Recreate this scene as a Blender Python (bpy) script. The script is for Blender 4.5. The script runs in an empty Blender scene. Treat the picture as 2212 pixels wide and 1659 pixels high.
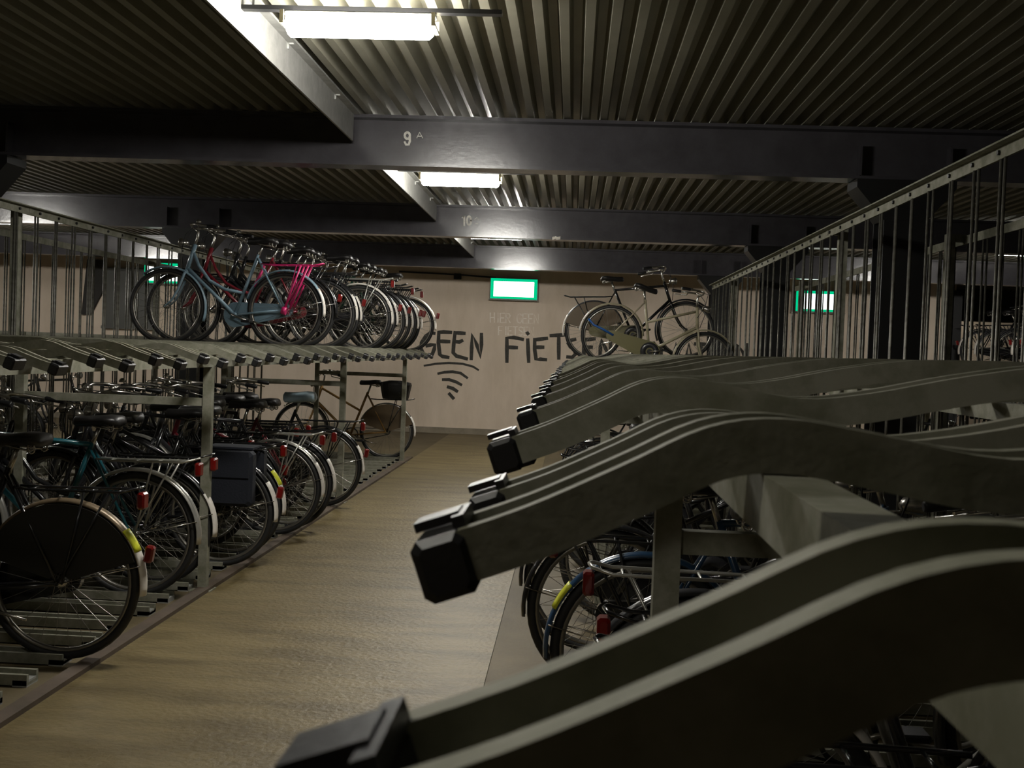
import bpy, math, random
from mathutils import Matrix, Vector

random.seed(7)
S = bpy.context.scene
COL = S.collection
H = 1.45                       # eye height: just above the upper trays
F = 2430.0                     # focal length in pixels of a 2212 x 1659 frame
CX, CY = 1106.0, 829.5
VPX, VPY, ROLL = 1238.0, 762.0, 0.0365

# ------------------------------------------------------------------ camera
ay = Vector(((VPX - CX) / F, -(VPY - CY) / F, -1.0)).normalized()
ax = Vector((math.cos(ROLL), -math.sin(ROLL), 0.0))
ax = (ax - ay * ax.dot(ay)).normalized()
az = ax.cross(ay).normalized()
R3 = Matrix((ax, ay, az))      # rows: world axes expressed in camera space
cam_d = bpy.data.cameras.new('camera')
cam = bpy.data.objects.new('camera', cam_d)
COL.objects.link(cam)
cam.matrix_world = Matrix.Translation((0, 0, H)) @ R3.to_4x4()
cam_d.sensor_fit = 'HORIZONTAL'
cam_d.sensor_width = 36.0
cam_d.lens = 36.0 * F / 2212.0
cam_d.clip_start = 0.02
cam_d.dof.use_dof = True
cam_d.dof.focus_distance = 9.0
cam_d.dof.aperture_fstop = 20.0
S.camera = cam

# ------------------------------------------------------------------ world, exposure
W = bpy.data.worlds.new('world')
S.world = W
W.use_nodes = True
W.node_tree.nodes['Background'].inputs[0].default_value = (0.0, 0.0, 0.0, 1)
W.node_tree.nodes['Background'].inputs[1].default_value = 0.0
S.view_settings.view_transform = 'Standard'
S.view_settings.look = 'None'
S.view_settings.gamma = 1.0
S.view_settings.use_curve_mapping = False
S.view_settings.exposure = 0.0
LAMP = 178.0                    # radiance of the fluorescent diffusers


# ------------------------------------------------------------------ materials
def M(name, col, rough=0.5, metal=0.0, noise=None, bump=None, spec=0.5, coat=0.0):
    """noise=(scale, colour2, lo, hi[, stretch]); bump=(scale, strength)"""
    m = bpy.data.materials.new(name)
    m.use_nodes = True
    nt = m.node_tree
    b = nt.nodes['Principled BSDF']
    b.inputs['Base Color'].default_value = (*col, 1)
    b.inputs['Roughness'].default_value = rough
    b.inputs['Metallic'].default_value = metal
    b.inputs['Specular IOR Level'].default_value = spec
    b.inputs['Coat Weight'].default_value = coat
    tc = nt.nodes.new('ShaderNodeTexCoord')
    if noise:
        mp = nt.nodes.new('ShaderNodeMapping')
        if len(noise) > 4:
            mp.inputs['Scale'].default_value = noise[4]
        n = nt.nodes.new('ShaderNodeTexNoise')
        n.inputs['Scale'].default_value = noise[0]
        n.inputs['Detail'].default_value = 6
        n.inputs['Roughness'].default_value = 0.65
        r = nt.nodes.new('ShaderNodeValToRGB')
        r.color_ramp.elements[0].position = noise[2]
        r.color_ramp.elements[0].color = (*noise[1], 1)
        r.color_ramp.elements[1].position = noise[3]
        r.color_ramp.elements[1].color = (*col, 1)
        nt.links.new(tc.outputs['Object'], mp.inputs[0])
        nt.links.new(mp.outputs[0], n.inputs['Vector'])
        nt.links.new(n.outputs['Fac'], r.inputs[0])
        nt.links.new(r.outputs[0], b.inputs['Base Color'])
    if bump:
        n2 = nt.nodes.new('ShaderNodeTexNoise')
        n2.inputs['Scale'].default_value = bump[0]
        n2.inputs['Detail'].default_value = 4
        bp = nt.nodes.new('ShaderNodeBump')
        bp.inputs['Strength'].default_value = bump[1]
        bp.inputs['Distance'].default_value = 0.01
        nt.links.new(tc.outputs['Object'], n2.inputs['Vector'])
        nt.links.new(n2.outputs['Fac'], bp.inputs['Height'])
        nt.links.new(bp.outputs[0], b.inputs['Normal'])
    return m


def E(name, col, strength):
    m = bpy.data.materials.new(name)
    m.use_nodes = True
    nt = m.node_tree
    for n in list(nt.nodes):
        nt.nodes.remove(n)
    o = nt.nodes.new('ShaderNodeOutputMaterial')
    e = nt.nodes.new('ShaderNodeEmission')
    e.inputs[0].default_value = (*col, 1)
    e.inputs[1].default_value = strength
    nt.links.new(e.outputs[0], o.inputs[0])
    return m


MAT = dict(
    floor=M('floor_concrete', (0.14, 0.108, 0.055), 0.65, noise=(1.3, (0.085, 0.064, 0.03), 0.35, 0.7), bump=(60, 0.15)),
    aisle=M('aisle_coating', (0.185, 0.142, 0.064), 0.5, noise=(2.4, (0.105, 0.077, 0.031), 0.36, 0.62, (0.6, 2.4, 1)), bump=(38, 0.55), spec=0.4),
    kerb=M('kerb_brown', (0.12, 0.085, 0.06), 0.7, noise=(6, (0.06, 0.045, 0.03), 0.3, 0.7)),
    wall=M('plaster_wall', (0.79, 0.665, 0.54), 0.85, noise=(1.1, (0.67, 0.555, 0.43), 0.36, 0.62, (1.6, 1, 0.5)), bump=(40, 0.08)),
    baseb=M('grey_plinth', (0.33, 0.28, 0.21), 0.8, noise=(4, (0.2, 0.17, 0.12), 0.3, 0.7)),
    deck=M('painted_steel_deck', (0.30, 0.288, 0.225), 0.38, metal=0.1, noise=(2.5, (0.23, 0.22, 0.165), 0.3, 0.7), spec=0.5),
    beam=M('charcoal_beam_paint', (0.065, 0.062, 0.068), 0.2, noise=(5, (0.045, 0.042, 0.046), 0.3, 0.7), bump=(25, 0.06)),
    column=M('black_column_paint', (0.012, 0.012, 0.012), 0.45),
    plate=M('zinc_plate', (0.42, 0.42, 0.40), 0.5, metal=0.3, noise=(14, (0.3, 0.3, 0.28), 0.3, 0.7)),
    galv=M('galvanised_steel', (0.29, 0.283, 0.228), 0.72, metal=0.1, noise=(11, (0.17, 0.17, 0.12), 0.36, 0.62), bump=(80, 0.06), spec=0.2),
    rod=M('galvanised_rod', (0.15, 0.145, 0.12), 0.45, metal=0.4, noise=(20, (0.07, 0.065, 0.05), 0.35, 0.65)),
    cap=M('black_plastic', (0.010, 0.010, 0.011), 0.42, bump=(150, 0.05)),
    bolt=M('dark_bolt', (0.03, 0.03, 0.03), 0.4, metal=0.6),
    black=M('black_gloss_paint', (0.012, 0.012, 0.013), 0.22, coat=0.5),
    dark=M('charcoal_paint', (0.03, 0.03, 0.033), 0.3, coat=0.3),
    blue=M('pale_blue_paint', (0.20, 0.30, 0.37), 0.32, noise=(9, (0.15, 0.23, 0.28), 0.3, 0.6)),
    pink=M('magenta_paint', (0.55, 0.02, 0.14), 0.35),
    teal=M('teal_paint', (0.010, 0.105, 0.135), 0.3, coat=0.4),
    cobalt=M('cobalt_paint', (0.015, 0.05, 0.11), 0.3, coat=0.4),
    cream=M('cream_paint', (0.42, 0.38, 0.26), 0.35, noise=(14, (0.28, 0.24, 0.14), 0.3, 0.6)),
    olive=M('olive_paint', (0.16, 0.145, 0.06), 0.4),
    gold=M('brass_brown_paint', (0.30, 0.17, 0.05), 0.32, metal=0.3),
    wine=M('wine_red_paint', (0.16, 0.012, 0.02), 0.3, coat=0.4),
    green=M('bottle_green_paint', (0.01, 0.045, 0.025), 0.3, coat=0.4),
    silver=M('silver_paint', (0.55, 0.54, 0.50), 0.3, metal=0.7),
    chrome=M('dull_chrome', (0.50, 0.48, 0.44), 0.24, metal=0.95),
    rimm=M('dull_aluminium_rim', (0.28, 0.265, 0.235), 0.34, metal=0.85),
    rubber=M('tyre_rubber', (0.013, 0.013, 0.013), 0.6),
    leather=M('black_vinyl', (0.013, 0.012, 0.012), 0.42),
    white=M('white_mudguard_paint', (0.72, 0.68, 0.62), 0.35),
    bronze=M('brown_mudguard_paint', (0.19, 0.14, 0.085), 0.35, metal=0.3),
    yellow=M('yellow_reflective_tape', (0.6, 0.62, 0.03), 0.4),
    red=M('red_lens', (0.15, 0.003, 0.002), 0.3, coat=0.4),
    navy=M('navy_canvas', (0.006, 0.008, 0.015), 0.85, bump=(90, 0.2)),
    cover=M('pale_blue_plastic', (0.30, 0.40, 0.46), 0.35, bump=(18, 0.4)),
    guard=M('brown_coat_guard', (0.10, 0.065, 0.028), 0.5),
    guardk=M('grey_coat_guard', (0.018, 0.017, 0.013), 0.5),
    lensw=M('clear_lens', (0.75, 0.75, 0.72), 0.15, metal=0.6),
    graffiti=M('black_spray_paint', (0.03, 0.028, 0.022), 0.7, noise=(30, (0.055, 0.05, 0.04), 0.35, 0.6)),
    faint=M('faded_white_paint', (0.95, 0.87, 0.78), 0.85, noise=(14, (0.80, 0.68, 0.56), 0.36, 0.56)),
    stencil=M('white_stencil_paint', (0.62, 0.60, 0.54), 0.6, noise=(50, (0.45, 0.43, 0.38), 0.35, 0.55)),
    panel=M('grey_panel', (0.09, 0.09, 0.082), 0.55),
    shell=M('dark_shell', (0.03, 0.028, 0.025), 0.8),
    tube=E('fluorescent_diffuser', (1.0, 0.97, 0.90), LAMP),
    tube_dim=E('dimmed_fluorescent_diffuser', (1.0, 0.96, 0.86), LAMP * 0.26),  # emission turned down to keep near trays and far wall darker
    signw=E('exit_sign_face', (0.92, 1.0, 0.95), 3.0),
    signg=E('exit_sign_green', (0.0, 0.60, 0.26), 1.0),
    signhouse=M('sign_housing', (0.3, 0.3, 0.28), 0.5),
    strap=M('blue_lock_strap', (0.02, 0.10, 0.34), 0.4),
    tape=M('cyan_tape', (0.08, 0.45, 0.60), 0.5),
)


# ------------------------------------------------------------------ mesh builder
class MB:
    def __init__(self):
        self.v, self.f, self.s = [], [], []

    def _add(self, vs, fs, smooth=False):
        o = len(self.v)
        self.v += [tuple(p) for p in vs]
        self.f += [tuple(i + o for i in f) for f in fs]
        self.s += [smooth] * len(fs)
        return self

    def box(self, c, s, rot=None):
        vs = []
        for x in (-.5, .5):
            for y in (-.5, .5):
                for z in (-.5, .5):
                    p = Vector((x * s[0], y * s[1], z * s[2]))
                    if rot is not None:
                        p = rot @ p
                    vs.append(p + Vector(c))
        return self._add(vs, [(0, 1, 3, 2), (4, 6, 7, 5), (0, 4, 5, 1), (2, 3, 7, 6), (0, 2, 6, 4), (1, 5, 7, 3)])

    def cbox(self, c, s, b, rot=None):
        """box with chamfered vertical-plane outline (8-gon in x,z) extruded along y, end faces inset"""
        hx, hy, hz = s[0] / 2, s[1] / 2, s[2] / 2
        out = [(-hx + b, -hz), (hx - b, -hz), (hx, -hz + b), (hx, hz - b), (hx - b, hz), (-hx + b, hz), (-hx, hz - b), (-hx, -hz + b)]
        rings = []
        for yy, k in ((-hy, 1), (-hy + b, 0), (hy - b, 0), (hy, 1)):
            g = [(x * (1 - k * b / hx), yy, z * (1 - k * b / hz)) for x, z in out]
            rings.append(g)
        vs = []
        for g in rings:
            for p in g:
                p = Vector(p)
                if rot is not None:
                    p = rot @ p
                vs.append(p + Vector(c))
        fs = []
        for r in range(3):
            for i in range(8):
                j = (i + 1) % 8
                fs.append((r * 8 + i, r * 8 + j, r * 8 + 8 + j, r * 8 + 8 + i))
        fs.append(tuple(range(7, -1, -1)))
        fs.append(tuple(range(24, 32)))
        return self._add(vs, fs)

    def tube(self, pts, r, n=6, caps=True, smooth=True):
        pts = [Vector(p) for p in pts]
        rs = r if isinstance(r, (list, tuple)) else [r] * len(pts)
        vs, fs = [], []
        ref = None
        for i, p in enumerate(pts):
            a = pts[max(i - 1, 0)]
            b = pts[min(i + 1, len(pts) - 1)]
            t = (b - a).normalized()
            if ref is None:
                ref = Vector((0, 1, 0)) if abs(t.y) < 0.9 else Vector((1, 0, 0))
            u = (ref - t * ref.dot(t)).normalized()
            ref = u
            w = t.cross(u)
            for k in range(n):
                an = 2 * math.pi * k / n
                vs.append(p + (u * math.cos(an) + w * math.sin(an)) * rs[i])
        for i in range(len(pts) - 1):
            for k in range(n):
                j = (k + 1) % n
                fs.append((i * n + k, i * n + j, i * n + n + j, i * n + n + k))
        self._add(vs, fs, smooth)
        if caps:
            m = len(pts) - 1
            o = len(self.v) - len(vs)
            self.f += [tuple(o + k for k in range(n - 1, -1, -1)), tuple(o + m * n + k for k in range(n))]
            self.s += [False, False]
        return self

    def ring(self, c, R, prof, n=40, a0=0.0, a1=2 * math.pi, smooth=True):
        """sweep closed profile [(dr, dy)...] around the y axis through c, from angle a0 to a1 (x-z plane)"""
        full = abs(a1 - a0) > 6.28
        cnt = n if full else n + 1
        m = len(prof)
        vs, fs = [], []
        for i in range(cnt):
            a = a0 + (a1 - a0) * i / n
            for dr, dy in prof:
                rr = R + dr
                vs.append((c[0] + rr * math.cos(a), c[1] + dy, c[2] + rr * math.sin(a)))
        for i in range(n):
            i2 = (i + 1) % cnt
            for k in range(m):
                j = (k + 1) % m
                fs.append((i * m + k, i * m + j, i2 * m + j, i2 * m + k))
        if not full:
            fs.append(tuple(range(m - 1, -1, -1)))
            fs.append(tuple(range(n * m, n * m + m)))
        return self._add(vs, fs, smooth)

    def prism(self, poly, y0, y1):
        """polygon in x,z extruded along y"""
        n = len(poly)
        vs = [(x, y0, z) for x, z in poly] + [(x, y1, z) for x, z in poly]
        fs = [tuple(range(n)), tuple(range(2 * n - 1, n - 1, -1))]
        for i in range(n):
            j = (i + 1) % n
            fs.append((i, i + n, j + n, j))
        return self._add(vs, fs)

    def cyl(self, a, b, r, n=10):
        return self.tube([a, b], r, n)

    def mesh(self, name):
        me = bpy.data.meshes.new(name)
        me.from_pydata(self.v, [], self.f)
        me.polygons.foreach_set('use_smooth', self.s)
        me.materials.append(None)
        me.update()
        return me


def obj(name, me, mat, parent=None, loc=None):
    if isinstance(me, MB):
        me = me.mesh(name)
    o = bpy.data.objects.new(name, me)
    COL.objects.link(o)
    if mat is not None:
        o.material_slots[0].link = 'OBJECT'
        o.material_slots[0].material = MAT[mat]
    if parent is not None:
        o.parent = parent
    if loc is not None:
        o.location = loc
    return o


def tag(o, label, cat, group=None):
    o['label'] = label
    o['category'] = cat
    if group:
        o['group'] = group
    return o


def struct(name, me, mat, label=None):
    o = obj(name, me, mat)
    o['kind'] = 'structure'
    if label:
        o['label'] = label
    return o


def thing(name, label, cat, loc=(0, 0, 0), group=None):
    o = bpy.data.objects.new(name, None)
    o.empty_display_size = 0.1
    COL.objects.link(o)
    o.location = loc
    return tag(o, label, cat, group)


# ------------------------------------------------------------------ room shell
YW = 19.05                                  # end wall
XR = 6.3                                    # where the end wall stops on the right
b = MB().box((0, 11.0, -0.05), (30, 32, 0.1))
struct('floor', b, 'floor', 'grey-brown concrete floor under the bicycle racks')
b = MB().box((-1.18, 7.45, 0.002), (1.70, 22.9, 0.008))
struct('floor_aisle', b, 'aisle', 'worn beige coated floor of the aisle between the racks')
b = MB().box((-2.065, 5.2, 0.012), (0.07, 18.6, 0.03))
struct('trim_1', b, 'kerb', 'brown edging strip along the aisle')
b = MB().box((-4.35, YW + 0.1, 1.6), (21.3, 0.2, 3.3))
wall_back = struct('wall_back', b, 'wall', 'beige plaster end wall with black graffiti lettering')
b = MB().box((-4.35, YW - 0.012, 0.05), (21.3, 0.024, 0.10))
struct('baseboard_back', b, 'baseb')
b = MB().box((-15.05, 11.0, 1.6), (0.1, 32, 3.3))
struct('wall_left', b, 'wall')
b = MB().box((15.05, 11.0, 1.6), (0.1, 32, 3.3))
struct('wall_right', b, 'wall')
b = MB().box((0, -5.05, 1.6), (30, 0.1, 3.3))
struct('wall_front', b, 'wall')
b = MB().box((10.5, 27.05, 1.6), (9, 0.1, 3.3))
struct('wall_far', b, 'wall', 'far wall seen past the end of the plaster wall')
b = MB().box((10.6, 24.0, 2.76), (8.7, 0.4, 0.70))  # dark strip put in for the dim ceiling space past the wall
struct('trim_2', b, 'shell', 'dark band added for the dim ceiling space over the far opening')
b = MB().box((XR - 0.04, YW - 0.1, 1.35), (0.16, 0.2, 2.7))
struct('trim_3', b, 'column', 'black steel edge post at the end of the plaster wall')

# corrugated steel deck: trapezoidal ribs running along the aisle
ZD = 3.06
pitch, x = 0.125, -15.0
vs, fs = [], []
prof = []
while x < 15.0:
    prof += [(x, ZD), (x + 0.046, ZD), (x + 0.063, ZD + 0.085), (x + 0.108, ZD + 0.085)]
    x += pitch
b = MB()
ys = [-5.0, 2.9, 7.88, 12.64, 17.42, 27.0]
n = len(prof)
vs = [(px, y, pz) for y in ys for px, pz in prof]
fs = [(r * n + i, r * n + i + 1, r * n + n + i + 1, r * n + n + i) for r in range(len(ys) - 1) for i in range(n - 1)]
b._add(vs, fs)
ceiling = struct('ceiling', b, 'deck', 'corrugated steel deck ceiling with long trapezoidal ribs')
b = MB().box((0, 11, 3.22), (30, 32, 0.06))
struct('ceiling_slab', b, 'shell')


# ------------------------------------------------------------------ painted strokes
def ribbon(mb, pts, w, T, depth=0.003):
    """flat brush stroke with round ends; pts in the 2-D frame of T(p) -> (x, z); lies on plane y"""
    P = [Vector(T(p)) for p in pts]
    y = T(None)
    n = len(P)
    L, Rr = [], []
    for i in range(n):
        a, c = P[max(i - 1, 0)], P[min(i + 1, n - 1)]
        t = (c - a)
        t = t.normalized() if t.length > 1e-9 else Vector((1, 0))
        nn = Vector((-t.y, t.x))
        q = P[i].copy()
        if i == 0:
            q -= t * w * 0.35
        if i == n - 1:
            q += t * w * 0.35
        k = 0.42 if i in (0, n - 1) else 0.5
        L.append(q + nn * w * k)
        Rr.append(q - nn * w * k)
    vs = [(p.x, y - depth, p.y) for p in L] + [(p.x, y - depth, p.y) for p in Rr]
    vs += [(p.x, y + 0.002, p.y) for p in L] + [(p.x, y + 0.002, p.y) for p in Rr]
    fs = []
    for i in range(n - 1):
        fs += [(i, n + i, n + i + 1, i + 1), (i, i + 1, 2 * n + i + 1, 2 * n + i), (n + i, 3 * n + i, 3 * n + i + 1, n + i + 1)]
    fs += [(0, 2 * n, 3 * n, n), (n - 1, 2 * n - 1, 4 * n - 1, 3 * n - 1)]
    mb._add(vs, fs)


def plane_frame(Y):
    """map drawing coordinates (the photograph's pixel grid) onto the vertical plane y = Y in metres"""
    def T(p):
        if p is None:
            return Y
        d = R3 @ Vector(((p[0] - CX) / F, -(p[1] - CY) / F, -1.0))
        return (d.x / d.y * Y, H + d.z / d.y * Y)
    return T


def arc(cx, cy, rx, ry, a0, a1, n=10):
    return [(cx + rx * math.cos(math.radians(a0 + (a1 - a0) * i / n)), cy + ry * math.sin(math.radians(a0 + (a1 - a0) * i / n))) for i in range(n + 1)]


TW = plane_frame(YW)


def letter(strokes, w, mat, T=TW, parent=wall_back, name='graffiti_letter'):
    mb = MB()
    for i, s in enumerate(strokes):
        ribbon(mb, s, w, T, 0.003 + 0.0008 * i)
    return obj(name, mb, mat, parent)


def seg(x0, y0, x1, y1, n=3):
    return [(x0 + (x1 - x0) * i / n, y0 + (y1 - y0) * i / n) for i in range(n + 1)]


LW = 0.066
G = [(938, 720), (930, 719), (920, 726), (911, 740), (909, 752), (914, 763), (924, 769), (934, 765), (938, 754), (939, 745), (930, 745), (922, 747)]
letters = [
    [G],
    [[(948, 718), (947, 740), (950, 766), (956, 770), (968, 772)], [(948, 718), (958, 717), (974, 718)], seg(948, 737, 970, 738)],
    [[(983, 718), (980, 745), (979, 762), (986, 769), (1008, 775)], seg(984, 719, 1003, 720), [(984, 738), (992, 739), (998, 736)]],
    [[(1018, 775), (1019, 750), (1020, 722), (1030, 745), (1038, 772), (1040, 745), (1040, 722)]],
    [[(1095, 781), (1095, 755), (1095, 730), (1110, 729), (1129, 733)], seg(1096, 750, 1116, 751)],
    [seg(1140, 734, 1142, 781), [(1139, 719), (1140.5, 721)]],
    [[(1155, 733), (1155, 755), (1158, 776), (1166, 776), (1179, 777)], seg(1155, 734, 1181, 731), seg(1156, 750, 1173, 750)],
    [seg(1190, 725, 1226, 723), seg(1207, 724, 1207, 774)],
    [[(1242, 733), (1234, 735), (1227, 742), (1232, 749), (1241, 755), (1243, 765), (1236, 772), (1226, 771)]],
    [[(1262, 733), (1261, 755), (1262, 772), (1270, 774), (1282, 773)], seg(1262, 734, 1284, 732), seg(1262, 750, 1278, 750)],
    [[(1296, 776), (1297, 750), (1298, 734), (1308, 752), (1318, 776), (1319, 750), (1319, 734)]],
    [[(1400, 786), (1401, 742), (1412, 741), (1418, 749), (1413, 759), (1402, 761)]],
    [[(1428, 741), (1428, 785), (1444, 786)]],
    [[(1450, 786), (1460, 742), (1471, 786)], seg(1455, 769, 1467, 769)],
    [[(1478, 787), (1488, 743), (1498, 787)], seg(1482, 769, 1495, 769)],
    [seg(1502, 743, 1526, 744), seg(1514, 744, 1514, 787)],
    [[(1548, 747), (1538, 744), (1532, 752), (1542, 765), (1547, 778), (1538, 787), (1530, 784)]],
    [[(1564, 745), (1563, 788), (1580, 789)], seg(1564, 746, 1582, 747), seg(1564, 764, 1578, 765)],
    [[(1591, 789), (1592, 743), (1607, 765), (1612, 789), (1614, 744)]],
]
for st in letters:
    letter(st, LW, 'graffiti')
for st, w in (([(917, 790), (940, 786), (970, 784), (1000, 786), (1022, 792), (1033, 799)], 0.038),
              ([(947, 807), (960, 804), (978, 803), (995, 806), (1009, 816)], 0.048),
              ([(957, 820), (970, 820), (985, 825), (996, 831)], 0.054),
              ([(968, 836), (978, 839), (987, 845)], 0.062),
              ([(971, 851), (979, 860)], 0.066)):
    letter([st], w, 'graffiti', name='graffiti_arc')


def block_word(word, x0, y0, w, h, gap, slope, mat, sw, T, parent, name):
    """tall stencil capitals"""
    fn = {
        'H': [[(0, 0), (0, 1)], [(1, 0), (1, 1)], [(0, .5), (1, .5)]], 'I': [[(.5, 0), (.5, 1)]],
        'E': [[(1, 0), (0, 0), (0, 1), (1, 1)], [(0, .5), (.8, .5)]], 'R': [[(0, 1), (0, 0), (.8, .05), (1, .25), (.8, .5), (0, .5)], [(.4, .5), (1, 1)]],
        'G': [[(1, .15), (.7, 0), (.25, .05), (0, .3), (0, .7), (.25, .95), (.7, 1), (1, .85), (1, .55), (.6, .55)]],
        'N': [[(0, 1), (0, 0), (1, 1), (1, 0)]], 'F': [[(1, 0), (0, 0), (0, 1)], [(0, .5), (.8, .5)]],
        'T': [[(0, 0), (1, 0)], [(.5, 0), (.5, 1)]], 'S': [[(1, .1), (.6, 0), (.1, .1), (.1, .35), (.9, .6), (.95, .9), (.5, 1), (0, .9)]],
    }
    xx = x0
    for ch in word:
        if ch != ' ':
            st = [[(xx + a * w, y0 + c * h + slope * (xx - x0)) for a, c in s] for s in fn[ch]]
            letter(st, sw, mat, T, parent, name)
        xx += (w + gap) if ch != 'I' else (w * 0.7 + gap)


block_word('HIER GEEN', 1059, 676, 9.0, 20, 3.2, 0.03, 'faint', 0.021, TW, wall_back, 'faded_letter')
block_word('FIETSEN', 1077, 705, 8.5, 18, 3.0, 0.03, 'faint', 0.020, TW, wall_back, 'faded_letter')

# cable conduit high on the end wall, dark board, pale strip and dark slanted piece on its left part
t = thing('cable_conduit', 'thin black cable conduit high on the end wall', 'conduit', (-2.1, YW - 0.03, 2.70))
obj('pipe', MB().tube([(-0.9, 0, 0.02), (0.1, 0, 0), (0.75, 0, -0.03)], 0.014, 8), 'cap', t)
obj('junction_box', MB().cbox((0.1, -0.005, -0.03), (0.13, 0.05, 0.10), 0.008), 'cap', t)
t = thing('wall_board', 'large dark grey board fixed on the end wall behind the left rack', 'board', (-7.62, YW - 0.04, 1.60))
obj('board', MB().cbox((0, 0, 0.5), (0.95, 0.05, 1.0), 0.01), 'panel', t)
for zz in (0.0, 1.0):
    obj('frame_rail', MB().box((0, -0.035, zz), (1.0, 0.05, 0.05)), 'panel', t)
t = thing('pale_strip', 'pale upright strip above the dark wall board', 'lamp', (-7.88, YW - 0.06, 2.62))
obj('tube', MB().tube([(0, 0, 0), (0, 0, 0.46)], 0.035, 10), 'white', t)  # plain white upright strip, no emission
t = thing('slanted_piece', 'dark slanted piece beside the grey wall board', 'board', (-8.3, YW - 0.05, 1.80))
obj('board', MB().prism([(-0.18, 0.0), (-0.02, 0.0), (0.2, 0.45), (0.2, 0.95), (-0.10, 0.95)], -0.03, 0.03), 'shell', t)  # flat dark piece with a slanted edge

# ------------------------------------------------------------------ beams, columns, edge plates
ZB0, ZB1 = 2.70, 3.05
BEAMS = [2.9, 7.88, 12.64, 17.42]
beam_objs = []
for i, y in enumerate(BEAMS):
    b = MB()
    b.box((0, y, ZB0 + 0.011), (29.8, 0.20, 0.022))
    b.box((0, y, ZB1 - 0.011), (29.8, 0.20, 0.022))
    b.box((0, y, (ZB0 + ZB1) / 2), (29.8, 0.014, ZB1 - ZB0 - 0.044))
    o = obj('steel_beam', b, 'beam')
    o['kind'] = 'structure'
    o['label'] = ['charcoal steel ceiling beam before the first lamp', 'charcoal steel ceiling beam stencilled 9 A', 'charcoal steel ceiling beam stencilled 10 A', 'charcoal steel ceiling beam over the green exit sign'][i]
    beam_objs.append(o)


def digits(T, parent, strokes, w):
    for st in strokes:
        letter(st, w, 'stencil', T, parent, 'stencil_character')


T9 = plane_frame(7.88 - 0.0075)
digits(T9, beam_objs[1], [[arc(880, 293, 5.5, 7.0, 0, 360, 14), [(885.5, 293), (885.5, 305), (883, 312.5), (877, 312.5), (874.5, 307)]]], 0.0165)
digits(T9, beam_objs[1], [[[(900.5, 298), (906.5, 286), (913, 298)], seg(903, 294.5, 910.5, 294.5)]], 0.007)
T10 = plane_frame(12.64 - 0.0075)
digits(T10, beam_objs[2], [[[(999, 470), (1003, 466), (1003, 487)]], [arc(1013, 476.5, 4.3, 9.5, 0, 360, 14)]], 0.022)
digits(T10, beam_objs[2], [[[(1024, 475), (1030, 470), (1035, 475)], seg(1027, 483, 1032, 483)]], 0.008)

for xc in (2.2, -4.35):
    for y in BEAMS[1:] if xc > 0 else BEAMS[1:3]:
        t = thing('steel_column', ('black steel column with haunched head under the beam marked %s' % {7.88: '9', 12.64: '10', 17.42: 'above the exit sign'}[y]) + (', among the right rack rods' if xc > 0 else ', behind the left rack'), 'column', (xc, y, 0))
        b = MB().box((0, -0.13, 1.32), (0.28, 0.016, 2.64)).box((0, 0.13, 1.32), (0.28, 0.016, 2.64)).box((0, 0, 1.32), (0.012, 0.25, 2.64))
        obj('shaft', b, 'column', t)
        b = MB().prism([(-0.33, 2.64), (-0.14, 2.42), (0.14, 2.42), (0.33, 2.64), (0.33, 2.695), (-0.33, 2.695)], -0.14, 0.14)
        obj('haunch', b, 'column', t)
        for sx in (-0.3, 0.3):
            obj('stiffener', MB().box((sx, -0.055, 2.83), (0.014, 0.085, 0.21)), 'beam', t)
        obj('base_plate', MB().box((0, 0, 0.01), (0.4, 0.4, 0.02)), 'column', t)

edges = [-1.0] + BEAMS + [19.0]
for i in range(len(BEAMS)):
    y0, y1 = BEAMS[i] + 0.105, (BEAMS + [19.0])[i + 1] - 0.105
    if i == 3:
        continue
    b = MB().box((-1.585, (y0 + y1) / 2, 2.96), (0.012, y1 - y0, 0.195)).box((-1.56, (y0 + y1) / 2, 3.05), (0.06, y1 - y0, 0.012))
    o = obj('edge_plate', b, 'plate')
    o['kind'] = 'structure'
    for k in range(4):
        yy = y0 + (y1 - y0) * (0.12 + 0.25 * k)
        obj('clip', MB().box((-1.575, yy, 3.025), (0.010, 0.014, 0.03)).box((-1.56, yy, 3.038), (0.03, 0.014, 0.008)), 'plate', o)
b = MB().box((-1.585, 1.1, 2.96), (0.012, 3.2, 0.195))
o = obj('edge_plate', b, 'plate')
o['kind'] = 'structure'

# ------------------------------------------------------------------ lamps
ME = {}
ME['mount'] = MB().box((0, 0, 0.045), (1.30, 0.045, 0.02)).mesh('mount')
ME['housing'] = MB().cbox((0, 0, 0.022), (0.70, 0.05, 0.025), 0.006).mesh('housing')
pr = [(-0.045, 0.008), (-0.066, -0.02), (-0.055, -0.062), (0, -0.084), (0.055, -0.062), (0.066, -0.02), (0.045, 0.008)]
b = MB()
vs = [(xx, p[0] * k, p[1] * k) for xx, k in ((-0.335, 0.82), (-0.32, 1), (0.32, 1), (0.335, 0.82)) for p in pr]
fs = [(r * 7 + i, r * 7 + i + 1, r * 7 + 8 + i, r * 7 + 7 + i) for r in range(3) for i in range(6)] + [tuple(range(7)), tuple(range(27, 20, -1))]
fs += [(r * 7 + 6, r * 7, r * 7 + 7, r * 7 + 13) for r in range(3)]
b._add(vs, fs)
ME['diffuser'] = b.mesh('diffuser')
ME['clip'] = MB().box((0, 0, -0.03), (0.018, 0.155, 0.012)).box((0, -0.076, -0.01), (0.018, 0.01, 0.06)).box((0, 0.076, -0.01), (0.018, 0.01, 0.06)).mesh('clip')
ME['hanger'] = MB().tube([(0, 0, 0.05), (0, 0, 0.13)], 0.006, 6).mesh('hanger')
lampdesc = {8.4: 'the far opening', -1.03: 'the middle aisle', 5.5: 'the right-hand aisle', -7.6: 'the left-hand aisle'}
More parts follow.
